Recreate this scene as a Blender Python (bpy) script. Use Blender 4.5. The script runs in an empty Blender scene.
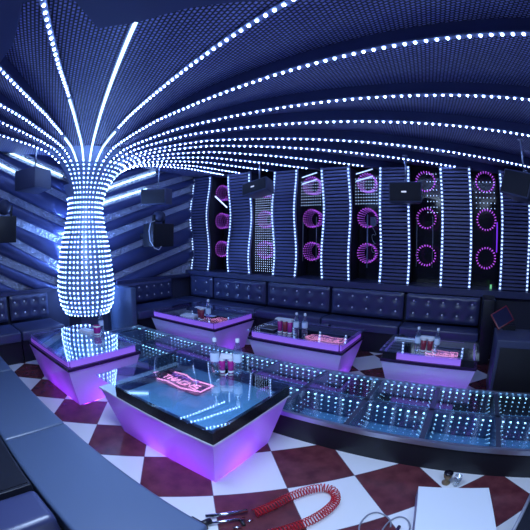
import bpy, bmesh, math, random
from mathutils import Vector, Matrix
random.seed(7)
S = bpy.context.scene
COL = S.collection
PI = math.pi
H_EYE = 1.65

# ------------------------------------------------------------------ materials
def mat(name, col, rough=0.5, metal=0.0, spec=0.5, emit=None, es=0.0, sample=True, alpha=None):
    m = bpy.data.materials.new(name); m.use_nodes = True
    p = m.node_tree.nodes['Principled BSDF']
    p.inputs['Base Color'].default_value = (*col, 1)
    p.inputs['Roughness'].default_value = rough
    p.inputs['Metallic'].default_value = metal
    p.inputs['Specular IOR Level'].default_value = spec
    if emit:
        p.inputs['Emission Color'].default_value = (*emit, 1)
        p.inputs['Emission Strength'].default_value = es
    if not sample:
        m.cycles.emission_sampling = 'NONE'
    return m

def nt(m): return m.node_tree, m.node_tree.nodes['Principled BSDF']

def add_bump(m, kind='NOISE', scale=60, strength=0.2, dist=0.01, detail=4):
    t, p = nt(m)
    tc = t.nodes.new('ShaderNodeTexCoord')
    n = t.nodes.new('ShaderNodeTexNoise' if kind == 'NOISE' else 'ShaderNodeTexVoronoi')
    n.inputs['Scale'].default_value = scale
    if kind == 'NOISE': n.inputs['Detail'].default_value = detail
    b = t.nodes.new('ShaderNodeBump'); b.inputs['Strength'].default_value = strength; b.inputs['Distance'].default_value = dist
    t.links.new(tc.outputs['Object'], n.inputs['Vector'])
    t.links.new(n.outputs[0], b.inputs['Height']); t.links.new(b.outputs[0], p.inputs['Normal'])
    return n

def floor_mat():
    m = mat('floor_tiles', (.8, .8, .8), 0.22)
    t, p = nt(m)
    tc = t.nodes.new('ShaderNodeTexCoord')
    mp = t.nodes.new('ShaderNodeMapping'); mp.vector_type = 'TEXTURE'
    mp.inputs['Location'].default_value = (-0.9182, 1.7009, 0)
    mp.inputs['Rotation'].default_value = (0, 0, math.radians(45.1))
    mp.inputs['Scale'].default_value = (.501, .501, .501)
    t.links.new(tc.outputs['Object'], mp.inputs['Vector'])
    sep = t.nodes.new('ShaderNodeSeparateXYZ'); t.links.new(mp.outputs[0], sep.inputs[0])
    def M(op, a, b=None):
        n = t.nodes.new('ShaderNodeMath'); n.operation = op
        for i, v in enumerate((a, b)):
            if v is None: continue
            if isinstance(v, (int, float)): n.inputs[i].default_value = v
            else: t.links.new(v, n.inputs[i])
        return n.outputs[0]
    fx, fy = M('FLOOR', sep.outputs[0]), M('FLOOR', sep.outputs[1])
    par = M('MODULO', M('ADD', M('ADD', fx, fy), 200), 2)
    gx = M('ABSOLUTE', M('SUBTRACT', M('FRACT', sep.outputs[0]), .5)); gy = M('ABSOLUTE', M('SUBTRACT', M('FRACT', sep.outputs[1]), .5))
    gr = M('GREATER_THAN', M('MAXIMUM', gx, gy), .4955)
    no = t.nodes.new('ShaderNodeTexNoise'); no.inputs['Scale'].default_value = 9; no.inputs['Detail'].default_value = 6
    t.links.new(tc.outputs['Object'], no.inputs['Vector'])
    rr = t.nodes.new('ShaderNodeValToRGB')
    rr.color_ramp.elements[0].position = .3; rr.color_ramp.elements[0].color = (.085, .018, .026, 1)
    rr.color_ramp.elements[1].position = .75; rr.color_ramp.elements[1].color = (.17, .042, .05, 1)
    t.links.new(no.outputs[0], rr.inputs[0])
    mx = t.nodes.new('ShaderNodeMix'); mx.data_type = 'RGBA'
    t.links.new(par, mx.inputs[0]); t.links.new(rr.outputs[0], mx.inputs[6])
    mx.inputs[7].default_value = (.80, .80, .82, 1)
    m2 = t.nodes.new('ShaderNodeMix'); m2.data_type = 'RGBA'
    t.links.new(gr, m2.inputs[0]); t.links.new(mx.outputs[2], m2.inputs[6]); m2.inputs[7].default_value = (.16, .13, .16, 1)
    t.links.new(m2.outputs[2], p.inputs['Base Color'])
    return m

def fabric_mat():
    m = mat('sequin_fabric', (.3, .35, .6), 0.45, spec=.6)
    t, p = nt(m)
    tc = t.nodes.new('ShaderNodeTexCoord')
    mp = t.nodes.new('ShaderNodeMapping'); mp.inputs['Rotation'].default_value = (0, 0, math.radians(24)); mp.inputs['Scale'].default_value = (1, 1, .15)
    t.links.new(tc.outputs['Object'], mp.inputs['Vector'])
    br = t.nodes.new('ShaderNodeTexBrick'); br.inputs['Scale'].default_value = 1
    br.offset = .5; br.inputs['Brick Width'].default_value = .038; br.inputs['Row Height'].default_value = .030
    br.inputs['Mortar Size'].default_value = .0095; br.inputs['Mortar Smooth'].default_value = .6
    br.inputs['Color1'].default_value = (.42, .48, .98, 1); br.inputs['Color2'].default_value = (.27, .31, .80, 1); br.inputs['Mortar'].default_value = (.008, .01, .05, 1)
    t.links.new(mp.outputs[0], br.inputs['Vector'])
    t.links.new(br.outputs['Color'], p.inputs['Base Color'])
    b = t.nodes.new('ShaderNodeBump'); b.inputs['Strength'].default_value = .5; b.inputs['Distance'].default_value = .006
    b.invert = True
    t.links.new(br.outputs['Fac'], b.inputs['Height']); t.links.new(b.outputs[0], p.inputs['Normal'])
    return m

def glass_mat(name, tint=(1, 1, 1), base=0.06, rough=0.0, boost=1.0, gcol=(1, 1, 1)):
    """clear architectural glass: see-through, mirror reflection rising at grazing angles"""
    m = bpy.data.materials.new(name); m.use_nodes = True
    t = m.node_tree; t.nodes.remove(t.nodes['Principled BSDF'])
    out = t.nodes['Material Output']
    tr = t.nodes.new('ShaderNodeBsdfTransparent'); tr.inputs[0].default_value = (*tint, 1)
    gl = t.nodes.new('ShaderNodeBsdfGlossy'); gl.inputs['Roughness'].default_value = rough; gl.inputs[0].default_value = (*gcol, 1)
    fr = t.nodes.new('ShaderNodeLayerWeight'); fr.inputs[0].default_value = .5
    pw = t.nodes.new('ShaderNodeMath'); pw.operation = 'POWER'; pw.inputs[1].default_value = 3.0; t.links.new(fr.outputs['Facing'], pw.inputs[0])
    ma = t.nodes.new('ShaderNodeMath'); ma.operation = 'MULTIPLY_ADD'; ma.inputs[1].default_value = boost; ma.inputs[2].default_value = base; ma.use_clamp = True
    mx = t.nodes.new('ShaderNodeMixShader')
    t.links.new(pw.outputs[0], ma.inputs[0]); t.links.new(ma.outputs[0], mx.inputs[0])
    t.links.new(tr.outputs[0], mx.inputs[1]); t.links.new(gl.outputs[0], mx.inputs[2]); t.links.new(mx.outputs[0], out.inputs[0])
    return m

def acrylic_mat():
    m = bpy.data.materials.new('opal_acrylic'); m.use_nodes = True
    t = m.node_tree; p = t.nodes['Principled BSDF']; out = t.nodes['Material Output']
    p.inputs['Base Color'].default_value = (.66, .64, .90, 1); p.inputs['Roughness'].default_value = .18
    tr = t.nodes.new('ShaderNodeBsdfTranslucent'); tr.inputs[0].default_value = (.9, .85, .95, 1)
    mx = t.nodes.new('ShaderNodeMixShader'); mx.inputs[0].default_value = .28
    t.links.new(p.outputs[0], mx.inputs[1]); t.links.new(tr.outputs[0], mx.inputs[2]); t.links.new(mx.outputs[0], out.inputs[0])
    return m

LEDC = (.30, .46, 1.0)
M = {}
M['floor'] = floor_mat()
M['fabric'] = fabric_mat()
M['plain_ceiling'] = mat('plain_ceiling_paint', (.07, .09, .24), .5)
M['dark_paint'] = mat('dark_paint', (.030, .032, .06), .5)
M['wall_paint'] = mat('navy_wall_paint', (.06, .065, .12), .45)
M['led'] = mat('led_diode', (.8, .9, 1), .3, emit=LEDC, es=25.0)
M['led_col'] = mat('led_column', (.8, .9, 1), .3, emit=(.27, .46, 1.0), es=9.5)
M['led_tube'] = mat('led_tube', (.8, .9, 1), .3, emit=(.45, .72, 1.0), es=3.0)
M['led_pillar'] = mat('led_pillar', (.8, .9, 1), .3, emit=(.40, .58, 1.0), es=2.0)
M['backing'] = mat('led_backing', (.20, .25, .42), .4, .2)
M['column'] = mat('column_mosaic', (.34, .42, .62), .3, .35); add_bump(M['column'], 'VORONOI', 30, .3, .01)
M['pedestal'] = mat('pedestal_metal', (.10, .12, .2), .3, .6)
M['plank'] = mat('satin_blue_plank', (.075, .092, .24), .33, .2)
M['foil'] = mat('crinkled_foil', (.75, .80, .98), .42, .3); add_bump(M['foil'], 'NOISE', 22, 1.0, .12, 5)
M['leather'] = mat('navy_leather', (.042, .050, .135), .34, spec=.9); add_bump(M['leather'], 'NOISE', 90, .06, .003)
M['leather_seat'] = mat('navy_leather_seat', (.075, .112, .205), .40, spec=.9); add_bump(M['leather_seat'], 'NOISE', 60, .05, .003)
M['leather_black'] = mat('black_leather', (.008, .009, .018), .4)
M['stud'] = mat('crystal_stud', (.92, .94, 1), .15, .3)
M['acrylic'] = acrylic_mat()
M['slab_black'] = mat('black_lacquer', (.010, .008, .018), .25)
M['slab_dark'] = mat('plum_lacquer', (.03, .012, .06), .25)
M['white_gloss'] = mat('white_gloss', (.85, .88, .92), .12)
M['purple_band'] = mat('violet_light_band', (.5, .3, .8), .3, emit=(.26, .075, .80), es=.48)
M['tray'] = mat('mirror_tray', (.42, .72, .95), .16, .25)  # pale blue paints in the glow and haze reflected in the near tables
M['tray_dark'] = mat('dark_mirror_tray', (.05, .06, .12), .10, .3)  # darker copy of the tray, without the painted reflected glow
M['table_glass'] = glass_mat('table_glass', (.84, .95, 1), .10, 0.02, 1.1)
M['stage_glass'] = glass_mat('stage_glass', (.80, .94, 1), .07, 0.10, .55)
M['pit'] = mat('stage_haze', (.20, .36, .56), .5, .1)  # teal tone paints in the bluish haze under the stage glass
M['steel'] = mat('brushed_steel', (.50, .54, .66), .28, .9)
M['chrome'] = mat('chrome', (.7, .72, .78), .12, 1)
M['black'] = mat('black_plastic', (.010, .011, .018), .4)
M['speaker'] = mat('speaker_grey', (.05, .06, .13), .42)
M['speaker_light'] = mat('speaker_face', (.09, .10, .18), .35)
M['grille'] = mat('speaker_grille', (.008, .008, .014), .6); add_bump(M['grille'], 'VORONOI', 160, .5, .004)
M['badge'] = mat('badge_white', (.9, .9, .95), .3, emit=(.8, .85, 1), es=.6, sample=False)  # glow put into the badge material
M['slat'] = mat('slat_blue', (.115, .125, .27), .35, .2)
M['slat_gap'] = mat('slat_gap', (.006, .006, .02), .6)
M['niche'] = mat('niche_black_mirror', (.012, .013, .02), .12)
M['coil'] = mat('red_cable', (.55, .008, .02), .3)
M['cable'] = mat('grey_cable', (.25, .26, .33), .4)
M['paper'] = mat('white_card', (.82, .86, .92), .5)
M['paper_shaded'] = mat('card_edge_shaded', (.30, .27, .42), .6)  # shaded copy of the white card, purple shadow put into its colour
M['bottle'] = glass_mat('bottle_plastic', (.95, .98, 1), .26, .12, .8, (.92, .97, 1))
M['water'] = mat('bottle_label', (.70, .82, 1), .25)
M['cap'] = mat('bottle_cap', (.85, .92, 1), .3)
M['cup_red'] = mat('cup_red', (.28, .03, .06), .25)
M['cup_pink'] = mat('cup_pink', (.42, .02, .25), .25)
M['cup_white'] = mat('cup_white', (.85, .85, .9), .3)
M['sign_glow'] = mat('neon_pink', (1, .6, .7), .3, emit=(1.0, .30, .58), es=2.4)
M['sign_violet'] = mat('neon_violet', (.5, .2, .8), .3, emit=(.30, .10, .75), es=1.0)
M['sign_back'] = mat('sign_back', (.05, .015, .10), .3)
M['bronze'] = mat('bronze', (.38, .28, .16), .35, .7)
M['red_frame'] = mat('red_frame', (.22, .015, .03), .35)
M['screen'] = mat('dark_screen', (.02, .02, .06), .15)
M['green_led'] = mat('green_lamp', (.2, .6, .3), .4, emit=(.15, .6, .25), es=.8, sample=False)

# ------------------------------------------------------------------ mesh helper
class MB:
    def __init__(s): s.v = []; s.f = []; s.fm = []; s.mats = []; s.T = Matrix.Identity(4); s.sm = []
    def mi(s, m):
        if m not in s.mats: s.mats.append(m)
        return s.mats.index(m)
    def add(s, vs, fs, m, smooth=False):
        b = len(s.v); s.v += [tuple(s.T @ Vector(p)) for p in vs]
        k = s.mi(m)
        for f in fs: s.f.append([b + i for i in f]); s.fm.append(k); s.sm.append(smooth)
    def box(s, x0, x1, y0, y1, z0, z1, m):
        vs = [(x, y, z) for z in (z0, z1) for y in (y0, y1) for x in (x0, x1)]
        s.add(vs, [(0, 2, 3, 1), (4, 5, 7, 6), (0, 1, 5, 4), (2, 6, 7, 3), (0, 4, 6, 2), (1, 3, 7, 5)], m)
    def frustum(s, a, b, m, caps=(1, 1)):
        """a, b: (x0,x1,y0,y1,z)"""
        vs = []
        for q in (a, b): vs += [(q[0], q[2], q[4]), (q[1], q[2], q[4]), (q[1], q[3], q[4]), (q[0], q[3], q[4])]
        fs = [(0, 1, 5, 4), (1, 2, 6, 5), (2, 3, 7, 6), (3, 0, 4, 7)]
        if caps[0]: fs.append((3, 2, 1, 0))
        if caps[1]: fs.append((4, 5, 6, 7))
        s.add(vs, fs, m)
    def tube(s, pts, r, m, n=8, closed=False):
        pts = [Vector(p) for p in pts]; N = len(pts); vs = []; up = None
        for i, p in enumerate(pts):
            a = pts[(i - 1) % N] if (closed or i) else p
            b = pts[(i + 1) % N] if (closed or i < N - 1) else p
            t = (b - a).normalized()
            if up is None: up = t.orthogonal().normalized()
            u = (up - t * up.dot(t))
            u = u.normalized() if u.length > 1e-6 else t.orthogonal().normalized()
            up = u; w = t.cross(u)
            rad = r[i] if isinstance(r, (list, tuple)) else r
            for k in range(n):
                c = 2 * PI * k / n; vs.append(p + (u * math.cos(c) + w * math.sin(c)) * rad)
        fs = []
        for i in range(N if closed else N - 1):
            j = (i + 1) % N
            for k in range(n): fs.append((i * n + k, i * n + (k + 1) % n, j * n + (k + 1) % n, j * n + k))
        if not closed: fs += [tuple(range(n))[::-1], tuple((N - 1) * n + k for k in range(n))]
        s.add(vs, fs, m, True)
    def lathe(s, prof, m, n=32, c=(0, 0), a0=0, a1=2 * PI, smooth=True):
        full = abs(a1 - a0 - 2 * PI) < 1e-6; vs = []; cnt = n if full else n + 1
        for r, z in prof:
            for k in range(cnt):
                a = a0 + (a1 - a0) * k / n; vs.append((c[0] + r * math.cos(a), c[1] + r * math.sin(a), z))
        fs = []
        for i in range(len(prof) - 1):
            for k in range(n):
                k2 = (k + 1) % cnt; fs.append((i * cnt + k, i * cnt + k2, (i + 1) * cnt + k2, (i + 1) * cnt + k))
        s.add(vs, fs, m, smooth)
    def led(s, p, nrm, tan, w, l, h, m):
        """small raised pixel: base w x l, height h"""
        p = Vector(p); n = Vector(nrm).normalized(); t = Vector(tan); t = (t - n * t.dot(n)).normalized(); u = n.cross(t)
        vs = []
        for k, hh in ((1, 0), (.62, h)):
            for a, b in ((-1, -1), (1, -1), (1, 1), (-1, 1)): vs.append(p + u * (a * w / 2 * k) + t * (b * l / 2 * k) + n * hh)
        s.add(vs, [(4, 5, 6, 7), (0, 1, 5, 4), (1, 2, 6, 5), (2, 3, 7, 6), (3, 0, 4, 7)], m)
    def build(s, name, parent=None, bevel=0, seg=2, loc=None):
        me = bpy.data.meshes.new(name); me.from_pydata(s.v, [], s.f); me.update()
        for m in s.mats: me.materials.append(m)
        me.polygons.foreach_set('material_index', s.fm); me.polygons.foreach_set('use_smooth', s.sm)
        bm = bmesh.new(); bm.from_mesh(me); bmesh.ops.recalc_face_normals(bm, faces=bm.faces)
        if bevel:
            bmesh.ops.bevel(bm, geom=list(bm.edges), offset=bevel, segments=seg, profile=.6, affect='EDGES', clamp_overlap=True)
            for f in bm.faces: f.smooth = True
        bm.to_mesh(me); bm.free()
        o = bpy.data.objects.new(name, me); COL.objects.link(o)
        if parent:
            o.parent = parent; o.matrix_parent_inverse = Matrix.Identity(4)
            q = parent
            off = Matrix.Identity(4)
            while q: off = q.matrix_basis @ off if False else off; q = q.parent
            W = world_of(parent); me.transform(W.inverted())
        return o

def world_of(o):
    W = o.matrix_basis.copy()
    while o.parent: o = o.parent; W = o.matrix_basis @ W
    return W

def tag(o, label=None, cat=None, group=None, kind=None):
    if label: o['label'] = label
    if cat: o['category'] = cat
    if group: o['group'] = group
    if kind: o['kind'] = kind
    return o

def thing(name, loc, label, cat, group=None, rz=0):
    o = bpy.data.objects.new(name, None); o.empty_display_size = .1; COL.objects.link(o)
    o.location = loc; o.rotation_euler = (0, 0, rz)
    o.matrix_basis = Matrix.Translation(Vector(loc)) @ Matrix.Rotation(rz, 4, 'Z')
    return tag(o, label, cat, group)

def struct(o): return tag(o, kind='structure')

def children(o): return [c for c in bpy.data.objects if c.parent == o]
def copy_tree(o, parent=None):
    c = o.copy(); COL.objects.link(c)
    c.parent = parent
    if parent is None: pass
    for ch in children(o): copy_tree(ch, c)
    return c

# ------------------------------------------------------------------ room shell
XL, XR, YB, YF = -5.6, 3.0, 5.6, -1.6
m = MB(); m.box(XL - .1, XR + .1, YF - .1, 6.1, -.1, 0, M['floor']); struct(m.build('floor'))
m = MB(); m.box(XL - .1, XL, YF - .1, 6.1, 0, 3.3, M['wall_paint']); struct(m.build('wall_left'))
m = MB(); m.box(XR, XR + .1, YF - .1, 6.1, 0, 3.3, M['wall_paint']); struct(m.build('wall_right'))
m = MB(); m.box(XL, XR, YF - .1, YF, 0, 3.3, M['wall_paint']); struct(m.build('wall_front'))
m = MB(); m.box(XL, XR, 6.0, 6.1, 0, 3.3, M['niche']); struct(m.build('wall_back'))
m = MB(); m.box(XL, XR, 5.38, 6.0, .90, .995, M['leather']); m.box(XL, XR, 5.50, 6.0, 0, .9, M['dark_paint'])
struct(m.build('trim_1'))

# ---- ceiling canopy radiating from the column
C0 = Vector((-5.03, 2.62))
def sstep(x): x = max(0, min(1, x)); return x * x * (3 - 2 * x)
def zc(x, y): return 3.0 - sstep((y - 2.5) / 3) * .035 * (min(x, 1.6) + 5.3)
PROF = [(.36, .55), (.43, .68), (.462, .92), (.440, 1.18), (.398, 1.52), (.335, 1.80), (.285, 2.05), (.278, 2.20), (.315, 2.36), (.375, 2.50), (.485, 2.66),
        (.60, 2.765), (.74, 2.845), (.93, 2.91), (1.2, 2.945), (1.6, 2.975), (2.0, 3.0)]
def prof_z(r):
    """height of the trumpet at radius r beyond the neck"""
    P = PROF[7:]
    if r >= P[-1][0]: return 3.0
    for (a, za), (b, zb) in zip(P, P[1:]):
        if a <= r <= b: return za + (zb - za) * (r - a) / (b - a)
    return P[0][1]
def ceil_pt(th, r, h=0):
    x, y = C0.x + r * math.cos(th), C0.y + r * math.sin(th)
    z = prof_z(r) - (3.0 - zc(x, y)) * min(1, r / 2.5) + h
    return Vector((x, y, z))
def rmax(th, xr=2.95, yb=5.98, yf=-1.55, xl=-5.58):
    c, s = math.cos(th), math.sin(th); r = 99
    if c > 1e-6: r = min(r, (xr - C0.x) / c)
    if c < -1e-6: r = min(r, (xl - C0.x) / c)
    if s > 1e-6: r = min(r, (yb - C0.y) / s)
    if s < -1e-6: r = min(r, (yf - C0.y) / s)
    return r
ANG = dict(L4=-72.1, L3=-60.8, L2=-51.6, L1=-43.2, V1=-33.7, V2=-25.1, R1=-15.6, R2=-5.7, R3=5.3, R4=13.5, R5=23.2, R6=30.5, R7=40.4, R8=51.1, R9=62.0, R10=73.4, R11=81.7)
ORDER = ['L4', 'L3', 'L2', 'L1', 'V1', 'V2', 'R1', 'R2', 'R3', 'R4', 'R5', 'R6', 'R7', 'R8', 'R9', 'R10', 'R11']
def step_h(r): return .115 * sstep((r - .9) / 2.2)
def sector(a0, a1, dirn, mb, flat=False):
    """dirn +1: rises towards a1, drops back at a1; -1: rises towards a0; 0 flat"""
    NA, NR = 8, 44
    rows = []
    for i in range(NA + 1):
        f = i / NA; th = math.radians(a0 + (a1 - a0) * f)
        k = f if dirn > 0 else (1 - f) if dirn < 0 else 0
        k = k ** 1.35
        rm = rmax(th); rs = [.30 + (rm - .30) * (j / NR) ** 1.5 for j in range(NR + 1)]
        if flat: rows.append([Vector((q.x, q.y, zc(q.x, q.y) + .02)) for q in [ceil_pt(th, r) for r in rs]])
        else: rows.append([ceil_pt(th, r, .012 + step_h(r) * k) for r in rs])
    vs = [p for row in rows for p in row]; n = NR + 1
    fs = [(i * n + j, i * n + j + 1, (i + 1) * n + j + 1, (i + 1) * n + j) for i in range(NA) for j in range(NR)]
    mb.add(vs, fs, M['fabric'], True)
    if dirn:                                   # the fascia that carries the LED strip at its foot
        e = rows[-1] if dirn > 0 else rows[0]
        th = math.radians(a1 if dirn > 0 else a0)
        rm = rmax(th); rs = [.30 + (rm - .30) * (j / NR) ** 1.5 for j in range(NR + 1)]
        low = [ceil_pt(th, r, 0) for r in rs]
        mb.add(e + low, [(j, j + 1, n + j + 1, n + j) for j in range(NR)], M['plank'], True)
can = MB()
for a, b in zip(ORDER, ORDER[1:]):
    d = 1 if ANG[a] >= -25 else -1 if ANG[b] <= -32 else 0
    sector(ANG[a], ANG[b], d, can)
sector(ANG['R11'], 97, 0, can, True); sector(-90, ANG['L4'], 0, can, True)
for a, b in ((97, 130), (130, 180), (180, 230), (230, 270)): sector(a, b, 0, can, True)
struct(can.build('ceiling'))
m = MB(); m.box(XL - .1, XR + .1, YF - .1, 6.1, 3.22, 3.3, M['plain_ceiling']); struct(m.build('ceiling'))
# smooth plaster soffit over the near side of the room
poly = [(-2.75, -1.6), (-2.70, .40), (-2.27, .41), (-2.01, .35), (-1.78, .28), (-1.62, .42), (-1.62, .58), (-1.80, .86), (-1.60, 1.02), (-1.27, 1.14), (-.85, 1.36), (3.0, .95), (3.0, -1.6)]
m = MB(); n = len(poly)
m.add([(x, y, 2.975) for x, y in poly] + [(x, y, 3.2) for x, y in poly], [tuple(range(n)), tuple(range(2 * n - 1, n - 1, -1))] + [(i, (i + 1) % n, n + (i + 1) % n, n + i) for i in range(n)], M['plain_ceiling'])
struct(m.build('ceiling'))

# ---- LED strips on column and ceiling
def resample(path, step):
    out = [path[0]]; acc = 0
    for a, b in zip(path, path[1:]):
        L = (b - a).length; d = step - acc
        while d <= L: out.append(a.lerp(b, d / L)); d += step
        acc = (acc + L) % step
    return out
def strip_normal(path, p):
    i = min(range(len(path)), key=lambda k: (path[k] - p).length)
    a, b = path[max(0, i - 1)], path[min(len(path) - 1, i + 1)]
    t = (b - a).normalized(); rad = Vector((p.x - C0.x, p.y - C0.y, 0)).normalized()
    n = t.cross(rad.cross(Vector((0, 0, 1)))).normalized()
    if n.z > 0.0 and n.z > abs(n.dot(rad)): n = -n
    if abs(n.z) < .95 and n.dot(rad) < 0: n = -n
    if abs(n.z) > .7 and n.z > 0: n = -n
    return n, t

col = thing('led_column', (C0.x, C0.y, 0), 'vase-shaped mirror column covered in rows of white LEDs, flaring into the ceiling', 'column')
m = MB(); m.lathe([(.30, .55)] + PROF[:10], M['column'], 56, tuple(C0)); m.lathe(PROF[9:14], M['column'], 30, tuple(C0), math.radians(-74), math.radians(84)); m.build('body', col)
m = MB()
m.lathe([(.0, .0), (.42, .0), (.42, .08), (.34, .12), (.34, .48), (.38, .55), (.0, .55)], M['pedestal'], 8, tuple(C0), smooth=False); m.build('pedestal', col)
NECK = [(r + .006, z) for r, z in PROF[:8]]
FLARE_R = .62
def col_path(th, back=False):
    p = [Vector((C0.x + r * math.cos(th), C0.y + r * math.sin(th), z)) for r, z in NECK]
    if back: return p + [Vector((C0.x + (r + .006) * math.cos(th), C0.y + (r + .006) * math.sin(th), z)) for r, z in PROF[8:9]]
    r = .292
    while r < FLARE_R:
        r += .03; q = ceil_pt(th, r, -.004); p.append(q)
    return p
strip_angles = [ANG[k] for k in ORDER] + [91, 100.5, 110, 120, 130] + [-80.5, -90, -100, -110, -120, -130]
for a in strip_angles:
    th = math.radians(a); path = col_path(th, not -72 < a < 85)
    m = MB()
    for p in resample(path, .074):
        nn, t = strip_normal(path, p)
        m.led(p, nn, t, .019 * min(1.1, max(.72, (Vector((p.x, p.y)) - C0).length / .42)), .023, .007, M['led_col'])
    tag(m.build('led_row', col), 'vertical row of white LEDs on the column', kind='stuff')

NM = {'L4': 'short ceiling LED line furthest left, just above the tilted hanging speaker', 'L3': 'ceiling LED line second from the left wall planks, left of the column',
 'L2': 'ceiling LED line third up from the left wall planks, left of the column', 'L1': 'ceiling LED line running to the left edge of the picture, topmost of the left fan',
 'V1': 'ceiling LED line rising left of centre above the column to the top edge', 'V2': 'solid white ceiling light bar rising above the column and ending at the plain ceiling',
 'R1': 'ceiling LED line first to the right of the solid bar, leaving through the top edge', 'R2': 'ceiling LED line arching high across the ceiling, topmost at the right edge',
 'R3': 'ceiling LED line second from top at the right edge', 'R4': 'ceiling LED line third from top at the right edge', 'R5': 'ceiling LED line fourth from top, lowest one reaching the right edge',
 'R6': 'ceiling LED line ending above the second slat panel from the right', 'R7': 'ceiling LED line ending above the niche left of the square hanging speaker',
 'R8': 'ceiling LED line ending above the middle niche with the dot grid', 'R9': 'ceiling LED line ending above the tilted speaker with white badge',
 'R10': 'ceiling LED line ending above the second slat panel from the corner', 'R11': 'shortest ceiling LED line, ending near the room corner'}
def led_mesh(w, l, h, mtl, name):
    m = MB(); n = 8
    vs = [(w / 2 * k * math.cos(2 * PI * i / n), l / 2 * k * math.sin(2 * PI * i / n), hh) for k, hh in ((1, 0), (.92, h * .55), (.5, h)) for i in range(n)]
    fs = [(j * n + i, j * n + (i + 1) % n, (j + 1) * n + (i + 1) % n, (j + 1) * n + i) for j in range(2) for i in range(n)] + [tuple(2 * n + i for i in range(n))]
    m.add(vs, fs, mtl, False); o = m.build(name); me = o.data; bpy.data.objects.remove(o); return me
def led_copy(parent, p, nrm, tan, me, name='diode'):
    n = Vector(nrm).normalized(); t = Vector(tan); t = (t - n * t.dot(n)).normalized(); u = t.cross(n)
    o = bpy.data.objects.new(name, me); COL.objects.link(o); o.parent = parent
    W = Matrix.Identity(4)
    for i in range(3): W[i][0], W[i][1], W[i][2], W[i][3] = u[i], t[i], n[i], p[i]
    o.matrix_basis = world_of(parent).inverted() @ W
CEIL_LED = led_mesh(.0225, .0245, .013, M['led'], 'diode')
EDGE_LED = led_mesh(.034, .034, .010, M['led_pillar'], 'diode')
def ceil_strip(k):
    th = math.radians(ANG[k])
    rend = rmax(th, xr=2.8, yb=5.47, yf=-1.4)
    if k == 'V2': rend = 3.79
    if k == 'V1': rend = 4.35
    rs = [FLARE_R + .02]
    while rs[-1] < rend: rs.append(min(rend, rs[-1] + .06))
    low = -.030 if k in ('V1',) else -.006
    path = [ceil_pt(th, r, -.006 + (low + .006) * sstep((r - 2.5) / .8)) for r in rs]
    st = thing('led_strip', path[0], NM[k], 'light strip', 'LED lines fanning over the ceiling')
    side = Vector((-math.sin(th), math.cos(th), 0))
    b = MB(); N = len(path)
    vs = [p + side * w + Vector((0, 0, z)) for w, z in ((-.024, .0), (.024, .0), (.024, .014), (-.024, .014)) for p in path]
    fs = [(a * N + j, a * N + j + 1, ((a + 1) % 4) * N + j + 1, ((a + 1) % 4) * N + j) for a in range(4) for j in range(N - 1)] + [(0, N, 2 * N, 3 * N), (N - 1, 2 * N - 1, 3 * N - 1, 4 * N - 1)]
    b.add(vs, fs, M['backing']); b.build('backing', st)
    tub = {'V2': (0, 9), 'V1': (0, 2.4), 'R1': (0, 1.5), 'L1': (0, 1.3)}.get(k)
    if tub:
        tp = [p - Vector((0, 0, .012)) for p, r in zip(path, rs) if tub[0] <= r <= tub[1]]
        t_ = MB(); t_.tube(tp, .013, M['led_tube'], 6); t_.build('light_tube', st)
    r0 = tub[1] if tub else 0
    if k != 'V2':
        for p in resample(path, .078):
            if (Vector((p.x, p.y)) - C0).length < r0 + .05: continue
            led_copy(st, p - Vector((0, 0, .001)), (0, 0, -1), (math.cos(th), math.sin(th), 0), CEIL_LED)
for k in ORDER: ceil_strip(k)

# ---- left wall cladding: slanted rounded planks over crinkled foil
def gaps_to_planks(gl, y0, y1, name, zlo, zhi):
    mb = MB(); X0 = XL + .02
    mb.box(XL, X0, y0, y1, zlo, zhi, M['foil'])
    def zl(g, y): (ya, za), (yb, zb) = g; return za + (zb - za) * (y - ya) / (yb - ya)
    hw = .062
    n = 9
    for gu, gd in zip(gl, gl[1:]):
        sec = []
        for y in (y0, y1):
            zu, zd = zl(gu, y) - hw, zl(gd, y) + hw
            zu = min(zu, zhi + .3); 
            mid, hh = (zu + zd) / 2, max(.02, (zu - zd) / 2)
            sec.append([(X0 + .10 * math.sin(PI * k / (n - 1)) ** .6, y, max(zlo, min(zhi, mid + hh * math.cos(PI * k / (n - 1))))) for k in range(n)])
        N = 12; vs = []
        for i in range(N + 1):
            f = i / N
            y = y0 + (y1 - y0) * f
            zu, zd = zl(gu, y) - hw, zl(gd, y) + hw; mid, hh = (zu + zd) / 2, max(.02, (zu - zd) / 2)
            vs += [(X0 + .10 * math.sin(PI * k / (n - 1)) ** .6, y, max(zlo, min(zhi, mid + hh * math.cos(PI * k / (n - 1))))) for k in range(n)]
        fs = [(i * n + k, i * n + k + 1, (i + 1) * n + k + 1, (i + 1) * n + k) for i in range(N) for k in range(n - 1)]
        fs += [tuple(range(n)), tuple(N * n + k for k in range(n))]
        mb.add(vs, fs, M['plank'], True)
    o = struct(mb.build(name))
    return o
GR = [((3.33, 2.9), (5.56, 3.7)), ((3.34, 2.57), (4.52, 3.02)), ((3.32, 2.33), (5.55, 3.06)), ((3.33, 2.02), (5.56, 2.78)), ((3.39, 1.73), (5.50, 2.42)), ((3.53, 1.40), (5.58, 2.02)), ((3.55, .99), (5.59, 1.55)), ((3.55, .62), (5.55, 1.12))]
gaps_to_planks(GR, 2.55, 5.58, 'trim_2', .9, 3.1)
GL = [((1.2, 3.45), (2.48, 3.02)), ((1.19, 3.09), (2.48, 2.70)), ((1.23, 2.84), (2.5, 2.36)), ((1.54, 2.30), (2.44, 1.96)), ((1.65, 1.95), (2.42, 1.66)), ((1.63, 1.63), (2.37, 1.26)), ((1.29, 1.42), (2.28, 1.01)), ((1.2, 1.17), (1.72, .91)), ((.6, 1.12), (1.4, .72))]
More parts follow.
